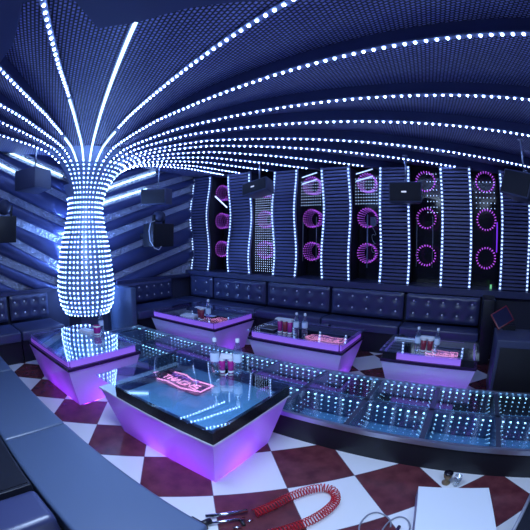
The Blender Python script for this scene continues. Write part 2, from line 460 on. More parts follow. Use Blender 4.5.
gaps_to_planks(GL, -1.2, 2.55, 'trim_3', .9, 3.1)
for nm, a, b in (('upper light tube in the planks left of the column', (.7, 3.24), (2.44, 2.715)), ('lower light tube in the planks left of the column', (.7, 3.035), (1.75, 2.645)),
                ('upper light tube in the planks right of the column', (3.2, 2.52), (4.5, 3.01)), ('lower light tube in the planks right of the column', (3.2, 2.29), (4.3, 2.65))):
    t = thing('light_tube', (-5.55, a[0], a[1]), nm, 'light tube', 'light tubes between the wall planks')
    m = MB(); m.tube([(-5.56, a[0], a[1]), (-5.56, b[0], b[1])], .016, M['led_tube'], 8); m.build('tube', t)
    for p_, q_ in ((a, b), (b, a)):
        m = MB(); d_ = Vector((0, q_[0] - p_[0], q_[1] - p_[1])).normalized() * .03; P0 = Vector((-5.56, p_[0], p_[1])); m.tube([P0, P0 + d_], .019, M['steel'], 8); m.build('end_cap', t)
m = MB(); m.box(XL, -5.44, -1.2, 2.15, .86, .92, M['leather']); m.box(XL, -5.44, 3.5, 5.4, .86, .92, M['leather']); struct(m.build('trim_4'))

# ---- wavy slat panels on the back wall with LED edges
def wave(z, ph): return 5.50 - .045 * math.sin((z - 1.0) * 2 * PI / 1.55 + ph) - .01
PAN = [(-5.50, -5.02), (-4.45, -3.94), (-3.42, -2.97), (-2.44, -1.96), (-1.43, -.965), (-.43, .03), (.535, .99), (1.53, 1.99)]
PLAB = ['wavy slat panel with lit edges in the room corner, narrow looking', 'wavy slat panel left of the tilted speaker with white badge', 'wavy slat panel right of the tilted speaker with white badge',
        'wavy slat panel in the middle of the back wall', 'wavy slat panel behind the square hanging speaker', 'wavy slat panel right of the square hanging speaker', 'wavy slat panel at the right edge behind the tilted speaker', 'wavy slat panel beyond the right edge of the room view']
ZB = .998
for i, (x0, x1) in enumerate(PAN):
    zt = zc(x0, 5.5) - .015; ph = [PI, .3, PI, 0, PI, .3, PI, 0][i]
    pl = thing('slat_panel', ((x0 + x1) / 2, 5.55, ZB), PLAB[i], 'wall panel', 'wavy slat panels on the back wall')
    m = MB(); N = 44
    zs = [ZB + (zt - ZB) * k / N for k in range(N + 1)]
    vs = [(x, wave(z, ph) + .03, z) for z in zs for x in (x0, x1)] + [(x, 5.98, z) for z in zs for x in (x0, x1)]
    o = 2 * (N + 1)
    fs = [(2 * k, 2 * k + 1, 2 * k + 3, 2 * k + 2) for k in range(N)] + [(2 * k, 2 * k + 2, o + 2 * k + 2, o + 2 * k) for k in range(N)] + [(2 * k + 1, o + 2 * k + 1, o + 2 * k + 3, 2 * k + 3) for k in range(N)]
    m.add(vs, fs, M['slat_gap'], True); m.build('backboard', pl)
    m = MB(); ns = 33
    for k in range(ns):
        z = ZB + (zt - ZB) * (k + .5) / ns; hh = (zt - ZB) / ns * .30
        y = wave(z, ph)
        m.box(x0 + .02, x1 - .02, y, y + .035, z - hh, z + hh, M['slat'])
    tag(m.build('slats', pl), 'narrow horizontal blue slats')
    for x in (x0, x1):
        m = MB(); N2 = 30
        zz = [ZB + (zt - ZB) * k / N2 for k in range(N2 + 1)]
        vs = []
        for z in zz:
            y = wave(z, ph) - .002
            vs += [(x - .022, y, z), (x + .022, y, z), (x + .022, y + .045, z), (x - .022, y + .045, z)]
        fs = [(4 * k + a, 4 * k + (a + 1) % 4, 4 * k + 4 + (a + 1) % 4, 4 * k + 4 + a) for k in range(N2) for a in range(4)] + [(0, 1, 2, 3), (4 * N2, 4 * N2 + 1, 4 * N2 + 2, 4 * N2 + 3)]
        m.add(vs, fs, M['backing']); st = m.build('led_edge', pl)
        z = ZB + .03
        while z < zt - .02:
            led_copy(st, (x, wave(z, ph) - .003, z), (0, -1, 0), (0, 0, 1), EDGE_LED); z += .058

# ---- infinity mirrors in the niches between the panels
VIO = [mat('violet_led_and_reflection_%d' % k, (.6, .2, .9), .4, emit=(.42, .07, .66), es=e, sample=False) for k, e in enumerate((1.5, .6, .4, .28, .2, .15, .1))]  # dimmer steps are for deeper rings that imitate mirror reflections
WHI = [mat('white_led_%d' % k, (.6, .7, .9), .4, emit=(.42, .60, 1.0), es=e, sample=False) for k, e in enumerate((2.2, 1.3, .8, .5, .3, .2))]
def ring(mb, x, z, y, R, mtl, n=22, ln=.030):
    for k in range(n):
        a = 2 * PI * k / n; c, s = math.cos(a), math.sin(a)
        mb.led((x + R * c, y, z + R * s), (0, -1, 0), (c, 0, s), .011, ln, .006, mtl)
NI = [(-4.735, 'narrow mirror niche nearest the corner with three violet light tunnels', 'streak'), (-3.68, 'mirror niche behind the badge speaker, filled with a grid of white dots', 'full'),
      (-2.705, 'mirror niche with dot grid over two streaked violet rings, left of the middle panel', 'top'), (-1.695, 'mirror niche with dot grid, violet rings and a loose grey cable', 'topcable'),
      (-.70, 'mirror niche right of the square hanging speaker with three violet rings', 'right'), (.285, 'mirror niche with violet rings and a purple tube near the right edge', 'last'), (1.26, 'mirror niche beyond the rightmost slat panel', 'last2')]
for x, lab, kind in NI:
    nh = thing('infinity_mirror', (x, 5.95, ZB), lab, 'mirror light', 'infinity mirrors between the slat panels')
    m = MB(); m.box(x - .235, x + .235, 5.955, 5.995, ZB, 2.93, M['niche']); m.build('mirror_back', nh)
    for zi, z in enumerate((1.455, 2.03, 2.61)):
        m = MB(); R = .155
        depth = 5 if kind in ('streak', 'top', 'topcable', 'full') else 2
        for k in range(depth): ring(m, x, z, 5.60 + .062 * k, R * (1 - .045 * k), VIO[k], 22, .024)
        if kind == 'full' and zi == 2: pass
        tag(m.build('light_ring', nh), 'ring of violet LEDs with dimmer rings standing in for its reflections', kind='stuff')
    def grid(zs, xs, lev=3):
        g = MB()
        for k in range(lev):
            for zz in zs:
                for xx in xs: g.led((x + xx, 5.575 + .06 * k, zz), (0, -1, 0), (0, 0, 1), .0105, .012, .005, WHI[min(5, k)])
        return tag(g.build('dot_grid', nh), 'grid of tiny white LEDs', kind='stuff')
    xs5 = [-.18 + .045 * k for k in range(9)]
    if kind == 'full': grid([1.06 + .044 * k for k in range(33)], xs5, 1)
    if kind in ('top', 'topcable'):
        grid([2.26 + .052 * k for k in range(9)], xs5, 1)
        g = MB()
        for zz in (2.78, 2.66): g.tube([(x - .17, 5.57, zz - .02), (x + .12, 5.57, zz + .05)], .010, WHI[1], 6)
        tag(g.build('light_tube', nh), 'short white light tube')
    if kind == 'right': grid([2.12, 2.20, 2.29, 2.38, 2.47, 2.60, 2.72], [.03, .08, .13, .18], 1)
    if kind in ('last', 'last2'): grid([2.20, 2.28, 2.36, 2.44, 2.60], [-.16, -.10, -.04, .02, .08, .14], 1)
    if kind == 'last':
        g = MB(); g.tube([(x + .17, 5.58, 1.55), (x + .175, 5.58, 2.0)], .010, mat('violet_tube', (.4, .1, .9), .4, emit=(.16, .02, .7), es=1.0, sample=False), 6)
        tag(g.build('light_tube', nh), 'thin purple light tube')
        g = MB(); g.box(x + .09, x + .12, 5.6, 5.63, 1.0, 1.06, M['green_led']); g.build('indicator_lamp', nh)
    if kind == 'streak':
        g = MB(); g.tube([(x - .16, 5.57, 2.55), (x + .16, 5.57, 2.30)], .013, WHI[0], 6); tag(g.build('light_tube', nh), 'slanted white light tube')
    if kind in ('top', 'right'):
        g = MB()
        for dx in (-.15, .11): g.tube([(x + dx, 5.57, 1.28), (x + dx, 5.57, 2.05)], .006, M['cable'], 5)
        g.build('wire', nh)
    if kind == 'topcable':
        g = MB(); g.tube([(x + .02, 5.57, 1.22), (x + .02, 5.57, 2.08)], .012, M['backing'], 6); g.build('bracket', nh)
        g = MB()
        pts = [(x + .13 + .035 * math.sin(t * 1.9), 5.57, 2.0 - .16 * t * .32 + .03 * math.cos(t * 2.3)) for t in [k * .4 for k in range(30)]]
        g.tube(pts, .005, M['cable'], 5); g.box(x + .07, x + .17, 5.57, 5.60, 1.90, 2.04, M['speaker_light']); g.build('wire', nh)

# ------------------------------------------------------------------ sofas
stud_mesh = None
def studs(parent, pts, nrm):
    global stud_mesh
    if stud_mesh is None:
        m = MB(); m.lathe([(.0, .013), (.010, .011), (.016, .005), (.017, 0)], M['stud'], 8)
        o = m.build('button'); stud_mesh = o.data; bpy.data.objects.remove(o)
    W = world_of(parent).inverted()
    for p in pts:
        o = bpy.data.objects.new('button', stud_mesh); COL.objects.link(o); o.parent = parent
        o.matrix_basis = W @ Matrix.Translation(Vector(p)) @ Vector(nrm).to_track_quat('Z', 'Y').to_matrix().to_4x4()
def tufted(parent, axis, a0, a1, z0, z1, front, back, cols):
    """padded panel with dimples; axis 'x' or 'y' runs along its width"""
    nu, nv = cols * 8, 18; pu = (a1 - a0) / cols
    sz = [z0 + (z1 - z0) * .29, z0 + (z1 - z0) * .74]
    su = [a0 + pu * (k + .5) for k in range(cols)]
    sgn = -1 if back > front else 1
    vs = []
    for j in range(nv + 1):
        for i in range(nu + 1):
            u = a0 + (a1 - a0) * i / nu; z = z0 + (z1 - z0) * j / nv
            e = min(u - a0, a1 - u, z - z0, z1 - z); edge = sstep(e / .05)
            d = min(math.hypot(u - a, z - b) for a in su for b in sz)
            w = front - sgn * (-.0) + sgn * (.028 * edge - .022 * math.exp(-(d / .045) ** 2) * edge)
            vs.append((u, w, z) if axis == 'x' else (w, u, z))
    n = nu + 1
    fs = [(j * n + i, j * n + i + 1, (j + 1) * n + i + 1, (j + 1) * n + i) for j in range(nv) for i in range(nu)]
    m = MB(); m.add(vs, fs, M['leather'], True)
    if axis == 'x': m.box(a0, a1, min(front, back), max(front, back), z0, z1, M['leather'])
    else: m.box(min(front, back), max(front, back), a0, a1, z0, z1, M['leather'])
    o = m.build('backrest', parent)
    nr = (0, sgn, 0) if axis == 'x' else (sgn, 0, 0)
    off = front + sgn * .007
    studs(o, [((u, off, z) if axis == 'x' else (off, u, z)) for u in su for z in sz], nr)
def sofa_back(x0, x1, lab, cols=5):
    t = thing('sofa', ((x0 + x1) / 2, 5.2, 0), lab, 'sofa', 'sofa sections along the back wall')
    m = MB(); m.box(x0 + .004, x1 - .004, 5.01, 5.48, 0, .31, M['leather_black']); m.build('base', t)
    m = MB(); m.box(x0 + .004, x1 - .004, 4.97, 5.34, .312, .45, M['leather']); m.build('seat', t, .025)
    tufted(t, 'x', x0 + .02, x1 - .02, .47, .885, 5.36, 5.45, cols)
sofa_back(-4.75, -3.47, 'tufted navy sofa section against the back wall nearest the corner')
sofa_back(-3.46, -2.22, 'tufted navy sofa section behind the back table with two bottles side by side')
sofa_back(-2.21, -.97, 'tufted navy sofa section of the back wall facing bare tiles between two tables')
sofa_back(-.96, .24, 'tufted navy sofa section at the right end of the back wall')
def sofa_left(y0, y1, lab, cols, ang=0):
    t = thing('sofa', (-5.2, (y0 + y1) / 2, 0), lab, 'sofa', 'sofa sections along the left wall')
    m = MB(); m.box(-5.56, -4.86, y0 + .004, y1 - .004, 0, .31, M['leather_black']); m.build('base', t)
    m = MB(); m.box(-5.42, -4.80, y0 + .004, y1 - .004, .312, .45, M['leather']); m.build('seat', t, .025)
    tufted(t, 'y', y0 + .02, y1 - .02, .48, .855, -5.44, -5.55, cols)
    return t
sofa_left(.90, 1.36, 'short tufted navy sofa section at the left edge', 2)
sofa_left(1.37, 2.10, 'tufted navy sofa section just left of the LED column', 4)
t = sofa_left(3.50, 4.86, 'long tufted navy sofa section between the LED column and the corner', 7)
m = MB(); m.box(-5.56, -4.84, 3.38, 3.49, 0, .86, M['leather_seat']); m.build('side_panel', t, .02)
# corner unit
t = thing('sofa', (-5.1, 5.2, 0), 'tufted navy corner seat where the two sofa rows meet', 'sofa')
m = MB(); m.box(-5.56, -4.76, 4.87, 5.48, 0, .31, M['leather_black']); m.build('base', t)
m = MB(); m.box(-5.42, -4.76, 4.87, 5.34, .312, .45, M['leather']); m.build('seat', t, .025)
tufted(t, 'x', -5.40, -4.77, .47, .885, 5.36, 5.45, 2)
# arm at the right end of the back sofa
t = thing('sofa_arm', (.33, 5.2, 0), 'dark padded divider closing the right end of the back sofa', 'armrest')
m = MB(); m.box(.25, .44, 4.95, 5.48, .02, .93, M['leather_black']); m.build('pad', t, .02)
m = MB(); m.box(.27, .42, 4.97, 5.46, 0, .02, M['black']); m.build('foot', t)

# near bench in the foreground
def bench(x0, x1, lab, zt=.45, y0=.31, y1=.80):
    t = thing('bench_seat', ((x0 + x1) / 2, (y0 + y1) / 2, 0), lab, 'bench', 'foreground bench cushions')
    m = MB(); m.box(x0 + .01, x1 - .01, y0 + .02, y1 - .05, 0, .30, M['leather_black']); m.build('base', t)
    m = MB(); m.box(x0 + .003, x1 - .003, y0, y1, .302, zt, M['leather_seat']); m.build('cushion', t, .022, 3)
bench(-4.78, -3.42, 'blue leather bench cushion at the left edge, furthest along the near bench')
bench(-3.41, -2.125, 'blue leather bench cushion in the left foreground, behind the seam')
bench(-2.12, -.80, 'large blue leather bench cushion filling the bottom left corner')
t = thing('backrest_block', (-2.2, .1, 0), 'black padded backrest block behind the near bench', 'backrest')
m = MB(); m.box(-4.78, -1.53, -.12, .285, .0, .50, M['leather_black']); m.build('pad', t, .004)
m = MB(); m.box(-4.76, -1.55, -.10, .27, .50, .505, M['black']); m.build('top_seam', t)
t = thing('leather_stool', (-1.36, .12, 0), 'small dark leather stool with sheen behind the near bench, bottom left corner', 'stool')
m = MB(); m.box(-1.50, -1.25, -.10, .285, .34, .50, M['leather']); m.build('cushion', t, .04, 4)
m = MB(); m.box(-1.48, -1.27, -.08, .26, 0, .34, M['leather_black']); m.build('base', t)

# ------------------------------------------------------------------ stage
SX0, SX1, SY0, SY1, SZ = -4.72, 1.70, 2.31, 3.425, .25
stg = thing('light_stage', ((SX0 + SX1) / 2, (SY0 + SY1) / 2, 0), 'low catwalk stage with glass top over LED rows and dimmer reflection points', 'stage')
m = MB(); m.box(SX0, SX1, SY0 + .015, SY0 + .04, 0, .215, M['black']); m.box(SX0, SX1, SY1 - .04, SY1 - .015, 0, .215, M['black'])
m.box(SX0, SX0 + .03, SY0 + .04, SY1 - .04, 0, .215, M['black']); m.box(SX1 - .03, SX1, SY0 + .04, SY1 - .04, 0, .215, M['black']); tag(m.build('skirt', stg), 'black stage skirt')
m = MB(); m.box(SX0 - .01, SX1 + .01, SY0 - .005, SY0 + .03, .215, .255, M['steel']); m.box(SX0 - .01, SX1 + .01, SY1 - .025, SY1 + .005, .215, .255, M['steel'])
m.box(SX0 - .01, SX0 + .03, SY0 + .03, SY1 - .025, .215, .255, M['steel']); m.box(SX1 - .03, SX1 + .01, SY0 + .03, SY1 - .025, .215, .255, M['steel'])
tag(m.build('edge_trim', stg), 'steel edge trim')
XS = [.45 - .618 * k for k in range(-2, 9)][::-1]
XS = [SX0 + .03] + XS[1:] if XS[0] < SX0 else XS
XS = sorted(set([round(v, 4) for v in XS if SX0 < v < SX1 - .1] + [SX0 + .03, SX1 - .03]))
YM = 2.885
m = MB()
for x in XS[1:-1]: m.box(x - .022, x + .022, SY0 + .03, SY1 - .025, .03, .242, M['pedestal'])
m.box(SX0 + .03, SX1 - .03, YM - .018, YM + .018, .03, .242, M['pedestal']); m.box(SX0 + .03, SX1 - .03, SY0 + .04, SY1 - .04, .004, .018, M['pit'])
tag(m.build('joists', stg), 'dark joists between glass panes')
STG = [mat('stage_led_and_reflection_%d' % k, (.6, .8, 1), .4, emit=(.42, .72, 1.0), es=e, sample=False) for k, e in enumerate((5.0, 1.7, .95, .6, .38))]  # first step is the LEDs, dimmer ones their imitated mirror reflections
for (x0, x1) in zip(XS, XS[1:]):
    for (y0, y1) in ((SY0 + .03, YM - .018), (YM + .018, SY1 - .025)):
        m = MB(); m.box(x0 + .024, x1 - .024, y0, y1, .243, .252, M['stage_glass']); pn = m.build('glass_pane', stg)
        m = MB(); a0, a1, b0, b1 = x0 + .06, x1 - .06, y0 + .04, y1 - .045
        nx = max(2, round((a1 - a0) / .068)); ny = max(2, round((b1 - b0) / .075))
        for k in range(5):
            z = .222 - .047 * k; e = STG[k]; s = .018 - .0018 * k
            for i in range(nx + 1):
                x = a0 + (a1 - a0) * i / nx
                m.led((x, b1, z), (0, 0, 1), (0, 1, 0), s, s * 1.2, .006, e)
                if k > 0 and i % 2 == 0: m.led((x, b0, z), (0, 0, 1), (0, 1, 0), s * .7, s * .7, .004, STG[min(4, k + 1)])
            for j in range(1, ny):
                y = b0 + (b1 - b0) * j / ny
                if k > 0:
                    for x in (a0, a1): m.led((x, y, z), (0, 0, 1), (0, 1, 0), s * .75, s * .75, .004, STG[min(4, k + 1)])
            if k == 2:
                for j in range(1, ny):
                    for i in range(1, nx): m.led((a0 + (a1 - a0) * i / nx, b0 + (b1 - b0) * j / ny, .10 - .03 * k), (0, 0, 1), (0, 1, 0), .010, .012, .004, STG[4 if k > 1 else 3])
        tag(m.build('led_reflection_pattern', pn), 'LED rows under the glass with dimmer points standing in for reflections', kind='stuff')

# ------------------------------------------------------------------ tables
def glyph_sign(x0, x1, y0, y1, z, lab, group, letters=True):
    """flat neon sign lying in the table: outlined plate with two rows of letter strokes"""
    t = thing('neon_sign', ((x0 + x1) / 2, (y0 + y1) / 2, z), lab, 'neon sign', group)
    m = MB(); m.box(x0, x1, y0, y1, z, z + .006, M['sign_back']); m.build('back_plate', t)
    m = MB(); zz = z + .014; r = .0075; cy = (y0 + y1) / 2
    W, D = x1 - x0, y1 - y0
    out = [(x0 + .02 * W, y0 + .30 * D), (x0 + .10 * W, y0 + .85 * D), (x0 + .42 * W, y0 + .97 * D), (x0 + .60 * W, y0 + .80 * D), (x0 + .97 * W, y0 + .86 * D), (x0 + .98 * W, y0 + .25 * D), (x0 + .70 * W, y0 + .05 * D), (x0 + .38 * W, y0 + .14 * D), (x0 + .20 * W, y0 + .05 * D)]
    m.tube([(a, b, zz) for a, b in out], r, M['sign_glow'], 6, True); tag(m.build('outline_tube', t), 'glowing pink outline')
    m = MB(); n = 7; cw = W * .80 / n
    for k in range(n):
        cx = x0 + W * .10 + cw * k; h0, h1 = y0 + .28 * D, y0 + .56 * D
        s = [[(0, 0), (0, 1), (.7, 0), (.7, 1)], [(0, 1), (.7, 1), (.35, 1), (.35, 0)], [(0, 0), (0, 1), (.35, .4), (.7, 1), (.7, 0)], [(0, 0), (.35, 1), (.7, 0)], [(.7, .9), (0, 1), (0, 0), (.7, 0), (.7, .5)], [(0, 0), (0, 1), (.7, 0), (.7, 1)], [(.7, 1), (0, 1), (0, .5), (.7, .5), (.7, 0), (0, 0)]][k]
        m.tube([(cx + u * cw, h0 + v * (h1 - h0), zz) for u, v in s], .0058, M['sign_glow'], 5)
    tag(m.build('lettering', t), 'glowing pink letters')
    m = MB(); n = 6; cw = W * .62 / n
    for k in range(n):
        cx = x0 + W * .16 + cw * k; h0, h1 = y0 + .66 * D, y0 + .80 * D
        m.tube([(cx, h0, zz), (cx, h1, zz), (cx + .6 * cw, h1, zz), (cx + .6 * cw, h0, zz)][:3 + k % 2], .0045, M['sign_violet'], 5)
    tag(m.build('small_lettering', t), 'violet small letters')
    return t
def table(x0, x1, y0, y1, lab, style, group='low glass-topped tables'):
    t = thing('glass_table', ((x0 + x1) / 2, (y0 + y1) / 2, 0), lab, 'table', group)
    f = .12; zp = .43
    m = MB(); m.frustum((x0 + f, x1 - f, y0 + f, y1 - f, 0.004), (x0 + .01, x1 - .01, y0 + .01, y1 - .01, zp), M['acrylic'], caps=(0, 0)); tag(m.build('base', t), 'white flared base with violet glow')
    if style == 'black':
        m = MB(); m.box(x0, x1, y0, y1, zp, zp + .012, M['white_gloss']); m.build('shelf', t)
        m = MB()
        i = .27
        m.box(x0 + i, x1 - .003, y0 + .003, y0 + .02, zp + .012, .538, M['slab_black']); m.box(x1 - .02, x1 - .003, y0 + .02, y1 - .003, zp + .012, .538, M['slab_black'])
        m.box(x0 + i, x0 + i + .02, y0 + .02, y1 - .003, zp + .012, .538, M['slab_black']); m.box(x0 + i + .02, x1 - .02, y1 - .02, y1 - .003, zp + .012, .538, M['slab_black'])
        tag(m.build('fascia', t), 'black fascia under the glass')
    else:
        m = MB(); m.box(x0, x1, y0, y1, zp, zp + .032, M['slab_dark']); m.build('shelf', t)
        m = MB(); e = .06 if style == 'band' else .17
        m.box(x0 + e, x1 - e, y0 + .03, y0 + .05, zp + .032, .538, M['purple_band']); m.box(x0 + e, x1 - e, y1 - .05, y1 - .03, zp + .032, .538, M['purple_band'])
        m.box(x1 - .05, x1 - .03, y0 + .05, y1 - .05, zp + .032, .538, M['purple_band']); m.box(x0 + .03, x0 + .05, y0 + .05, y1 - .05, zp + .032, .538, M['purple_band'])
        tag(m.build('fascia', t), 'glowing violet band under the glass')
        m = MB(); i0, i1, j0, j1 = x0 + .052, x1 - .052, y0 + .052, y1 - .052  # added baffle, keeps the violet band light off the tray
        m.frustum((i0, i1, j0, j1, zp + .033), (i0, i1, j0, j1, .538), M['slab_dark'], caps=(1, 0)); tag(m.build('band_light_baffle', t), 'dark baffle added to block the band light')
        if style == 'inset':
            for cx in (x0 + .02, x1 - .18):
                m = MB(); m.box(cx, cx + .148, y0 + .012, y0 + .029, zp + .032, .538, M['slab_black']); m.build('support_block', t)
    m = MB(); m.box(x0 + .30 if style == 'black' else x0 + .07, x1 - .06, y0 + .06, y1 - .06, zp + .036, zp + .045, M['tray'] if y0 < 2 else M['tray_dark']); tag(m.build('mirror_tray', t), 'mirrored tray under the glass, reflected glow coloured in on near tables')
    m = MB(); m.box(x0 - .01, x1 + .01, y0 - .01, y1 + .01, .540, .552, M['table_glass']); tag(m.build('glass_top', t), 'clear glass top')
    # the violet lamps built into the base
    for px_, py_ in ((x0 + .45 * (x1 - x0), y0 + .27), (x1 - .26, y0 + .45 * (y1 - y0)), (x1 - .35, y0 + .32)):
        L = bpy.data.lights.new('base_lamp', 'POINT'); L.energy = BASE_W * (1.0 if y0 < 2 else .55); L.color = (.33, .03, 1.0); L.shadow_soft_size = .04
        o = bpy.data.objects.new('base_lamp', L); COL.objects.link(o); o.parent = t
        o.location = Vector((px_, py_, .10)) - Vector(t.location)
    return t
BASE_W = 3.4
T1 = (-2.53, -1.24, 1.35, 2.26); T2 = (-4.28, -3.03, 1.29, 2.20); T3 = (-4.40, -3.04, 3.44, 4.38); T4 = (-2.50, -1.26, 3.44, 4.22); T5 = (-.84, .20, 3.46, 4.15)
table(*T1, 'largest low table in front with neon sign, black fascia and glass top', 'black')
table(*T2, 'low glass table at left with the LED column mirrored in its top', 'band')
table(*T3, 'low glass table in the back left corner, behind the stage', 'band')
table(*T4, 'low glass table behind the stage in the middle, two bottles side by side', 'band')
table(*T5, 'small low glass table at right behind the stage, bottles apart', 'inset')
SG = 'neon signs under the table glass'
glyph_sign(-2.37, -1.76, 1.76, 2.01, .478, 'glowing pink neon lettering under the glass of the front table', SG)
glyph_sign(-3.72, -3.22, 3.78, 3.98, .478, 'neon sign in the back left corner table', SG)
glyph_sign(-1.86, -1.36, 3.66, 3.90, .478, 'neon sign in the middle table behind the stage', SG)
glyph_sign(-.40, -.02, 3.66, 3.86, .478, 'neon sign in the small right table behind the stage', SG)

# bottles and cups
ZT = .553
def bottle_proto():
    t = thing('water_bottle', (0, 0, ZT), '', 'bottle')
    m = MB(); m.lathe([(.0, 0), (.030, 0), (.034, .008), (.034, .06), (.031, .075), (.034, .09), (.034, .165), (.030, .19), (.016, .225), (.0135, .24), (.0135, .25)], M['bottle'], 18)
    m.T = Matrix.Identity(4); m.v = [(x, y, z + ZT) for x, y, z in m.v]; m.build('body', t)
    m = MB(); m.lathe([(.0346, .095), (.0352, .1), (.0352, .155), (.0346, .16)], M['water'], 18); m.v = [(x, y, z + ZT) for x, y, z in m.v]; m.build('wrapper', t)
    m = MB(); m.lathe([(.0155, .243), (.0155, .266), (.013, .270), (0, .270)], M['cap'], 12); m.v = [(x, y, z + ZT) for x, y, z in m.v]; m.build('cap', t)
    return t
bp = bottle_proto(); used = False
def bottle(x, y, lab, s=1.0, group='water bottles on the tables'):
    global used
    o = bp if not used else copy_tree(bp); used = True
    o.matrix_basis = Matrix.Translation((x, y, ZT)) @ Matrix.Scale(s, 4)
    tag(o, lab, 'bottle', group)
bottle(-1.86, 2.10, 'clear water bottle on the front table, left of the magenta cup', 1.12)
bottle(-1.70, 2.20, 'clear water bottle on the front table, right of the magenta cup', 1.12)
bottle(-3.72, 2.12, 'clear water bottle on the left table in front of the LED column', .9)
bottle(-3.20, 3.50, 'clear water bottle on the back left corner table', 1.08)
bottle(-1.89, 3.56, 'left of the two neighbouring bottles on the middle table', .98)
bottle(-1.79, 3.58, 'right of the two neighbouring bottles on the middle table', .98)
bottle(-.47, 3.56, 'left bottle on the small right table', .95)
bottle(-.265, 3.57, 'right bottle on the small right table', .95)
def cup(x, y, lab, mtl, h=.13, r=.036):
    t = thing('drinking_cup', (x, y, ZT), lab, 'cup', 'cups beside the bottles')
    m = MB(); m.lathe([(0, ZT), (r * .8, ZT), (r, ZT + h), (r * .9, ZT + h), (r * .72, ZT + .01), (0, ZT + .01)], mtl, 20, (x, y)); m.build('body', t)
    m = MB(); m.lathe([(r * .815, ZT + .004), (r * .86, ZT + .022)], M['cup_white'], 20, (x, y)); tag(m.build('foot_band', t), 'white foot band')
    m = MB(); m.lathe([(r * .985, ZT + h - .014), (r * 1.04, ZT + h), (r * .9, ZT + h + .003)], M['cup_white'], 20, (x, y)); tag(m.build('rim_band', t), 'white rim band')
def napkin(x, y, w, d, z, lab, rz=0, th=.012):
    t = thing('napkin_stack', (x, y, z), lab, 'napkins', rz=rz)
    W = world_of(t)
    m = MB(); m.T = W
    for k in range(3):
        o = .003 * k; m.box(-w / 2 + o, w / 2 - o, -d / 2 + o, d / 2 - o, th * k / 3, th * (k + 1) / 3 - .0006, M['cup_white'])
    m.build('sheets', t)
    m = MB(); m.T = W; m.box(-w / 2 + .01, w / 2 - .01, -.012, .012, th, th + .0015, M['water']); m.build('paper_band', t)
dx, dy = .80, .60
cup(-1.812, 2.137, 'magenta patterned cup between the bottles on the front table', M['cup_pink'], .125, .026)
cup(-1.755, 2.175, 'second magenta cup between the bottles on the front table, nearer the right bottle', M['cup_pink'], .125, .026)
napkin(-1.783, 2.157, .105, .06, ZT + .130, 'white napkins lying across the two magenta cups on the front table', math.radians(33), .035)
cup(-3.66, 2.02, 'purple cup on the left table below its bottle', M['cup_pink'], .11, .05)
napkin(-3.85, 1.98, .22, .12, ZT, 'white napkins on the left table beside the purple cup', .3, .03)
for k, x in enumerate((-3.36, -3.29)): cup(x, 3.50 - .03 * k, ['pink striped cup further left on the back left corner table', 'pink striped cup next to the bottle on the back left corner table'][k], M['cup_red'], .16, .034)
napkin(-3.325, 3.485, .17, .08, ZT + .164, 'white napkins across the cups on the back left corner table', .0, .012)
napkin(-3.62, 3.56, .24, .16, ZT, 'white napkins lying left of the cups on the back left corner table', .2, .02)
for k, x in enumerate((-2.10, -2.03, -1.965)): cup(x, 3.545, ['leftmost pink cup on the middle table', 'middle one of three pink cups on the middle table', 'pink cup touching distance from the bottle on the middle table'][k], M['cup_red'] if k % 2 else M['cup_pink'], .16, .031)
napkin(-2.04, 3.545, .22, .08, ZT + .164, 'white napkins across the three cups on the middle table', 0, .016)
for k, x in enumerate((-.405, -.335)): cup(x, 3.56, ['red cup beside the left bottle on the small right table', 'red cup beside the right bottle on the small right table'][k], M['cup_red'], .14, .032)
napkin(-.37, 3.56, .15, .07, ZT + .144, 'white napkins across the cups on the small right table', 0, .02)
# folded menus / trays
t = thing('serving_tray', (-2.30, 3.75, ZT), 'black serving tray at the left of the middle table', 'tray')
m = MB(); m.box(-2.36, -2.18, 3.52, 3.72, ZT, ZT + .02, M['black']); m.build('base', t, .004)
m = MB(); m.tube([(-2.36, 3.52, ZT + .024), (-2.18, 3.52, ZT + .024), (-2.18, 3.72, ZT + .024), (-2.36, 3.72, ZT + .024)], .005, M['steel'], 6, True); m.build('rim', t)
t = thing('serving_tray', (-3.2, 3.85, ZT), 'dark menu folder lying on the back left corner table', 'menu folder')
t.name = 'menu_folder'
m = MB(); m.box(-3.55, -3.24, 3.62, 3.74, ZT, ZT + .02, M['slab_black']); m.build('cover', t, .004)
m = MB(); m.box(-3.54, -3.25, 3.63, 3.73, ZT + .02, ZT + .022, M['water']); m.build('page', t)
t = thing('remote_control', (-.68, 3.95, ZT), 'pale remote lying at the left of the small right table', 'remote')
m = MB(); m.box(-.80, -.52, 3.93, 3.975, ZT, ZT + .018, M['water']); m.build('case', t, .005)
for k in range(6):
    m = MB(); m.box(-.78 + .04 * k, -.76 + .04 * k, 3.945, 3.96, ZT + .018, ZT + .021, M['cable']); m.build('button', t)

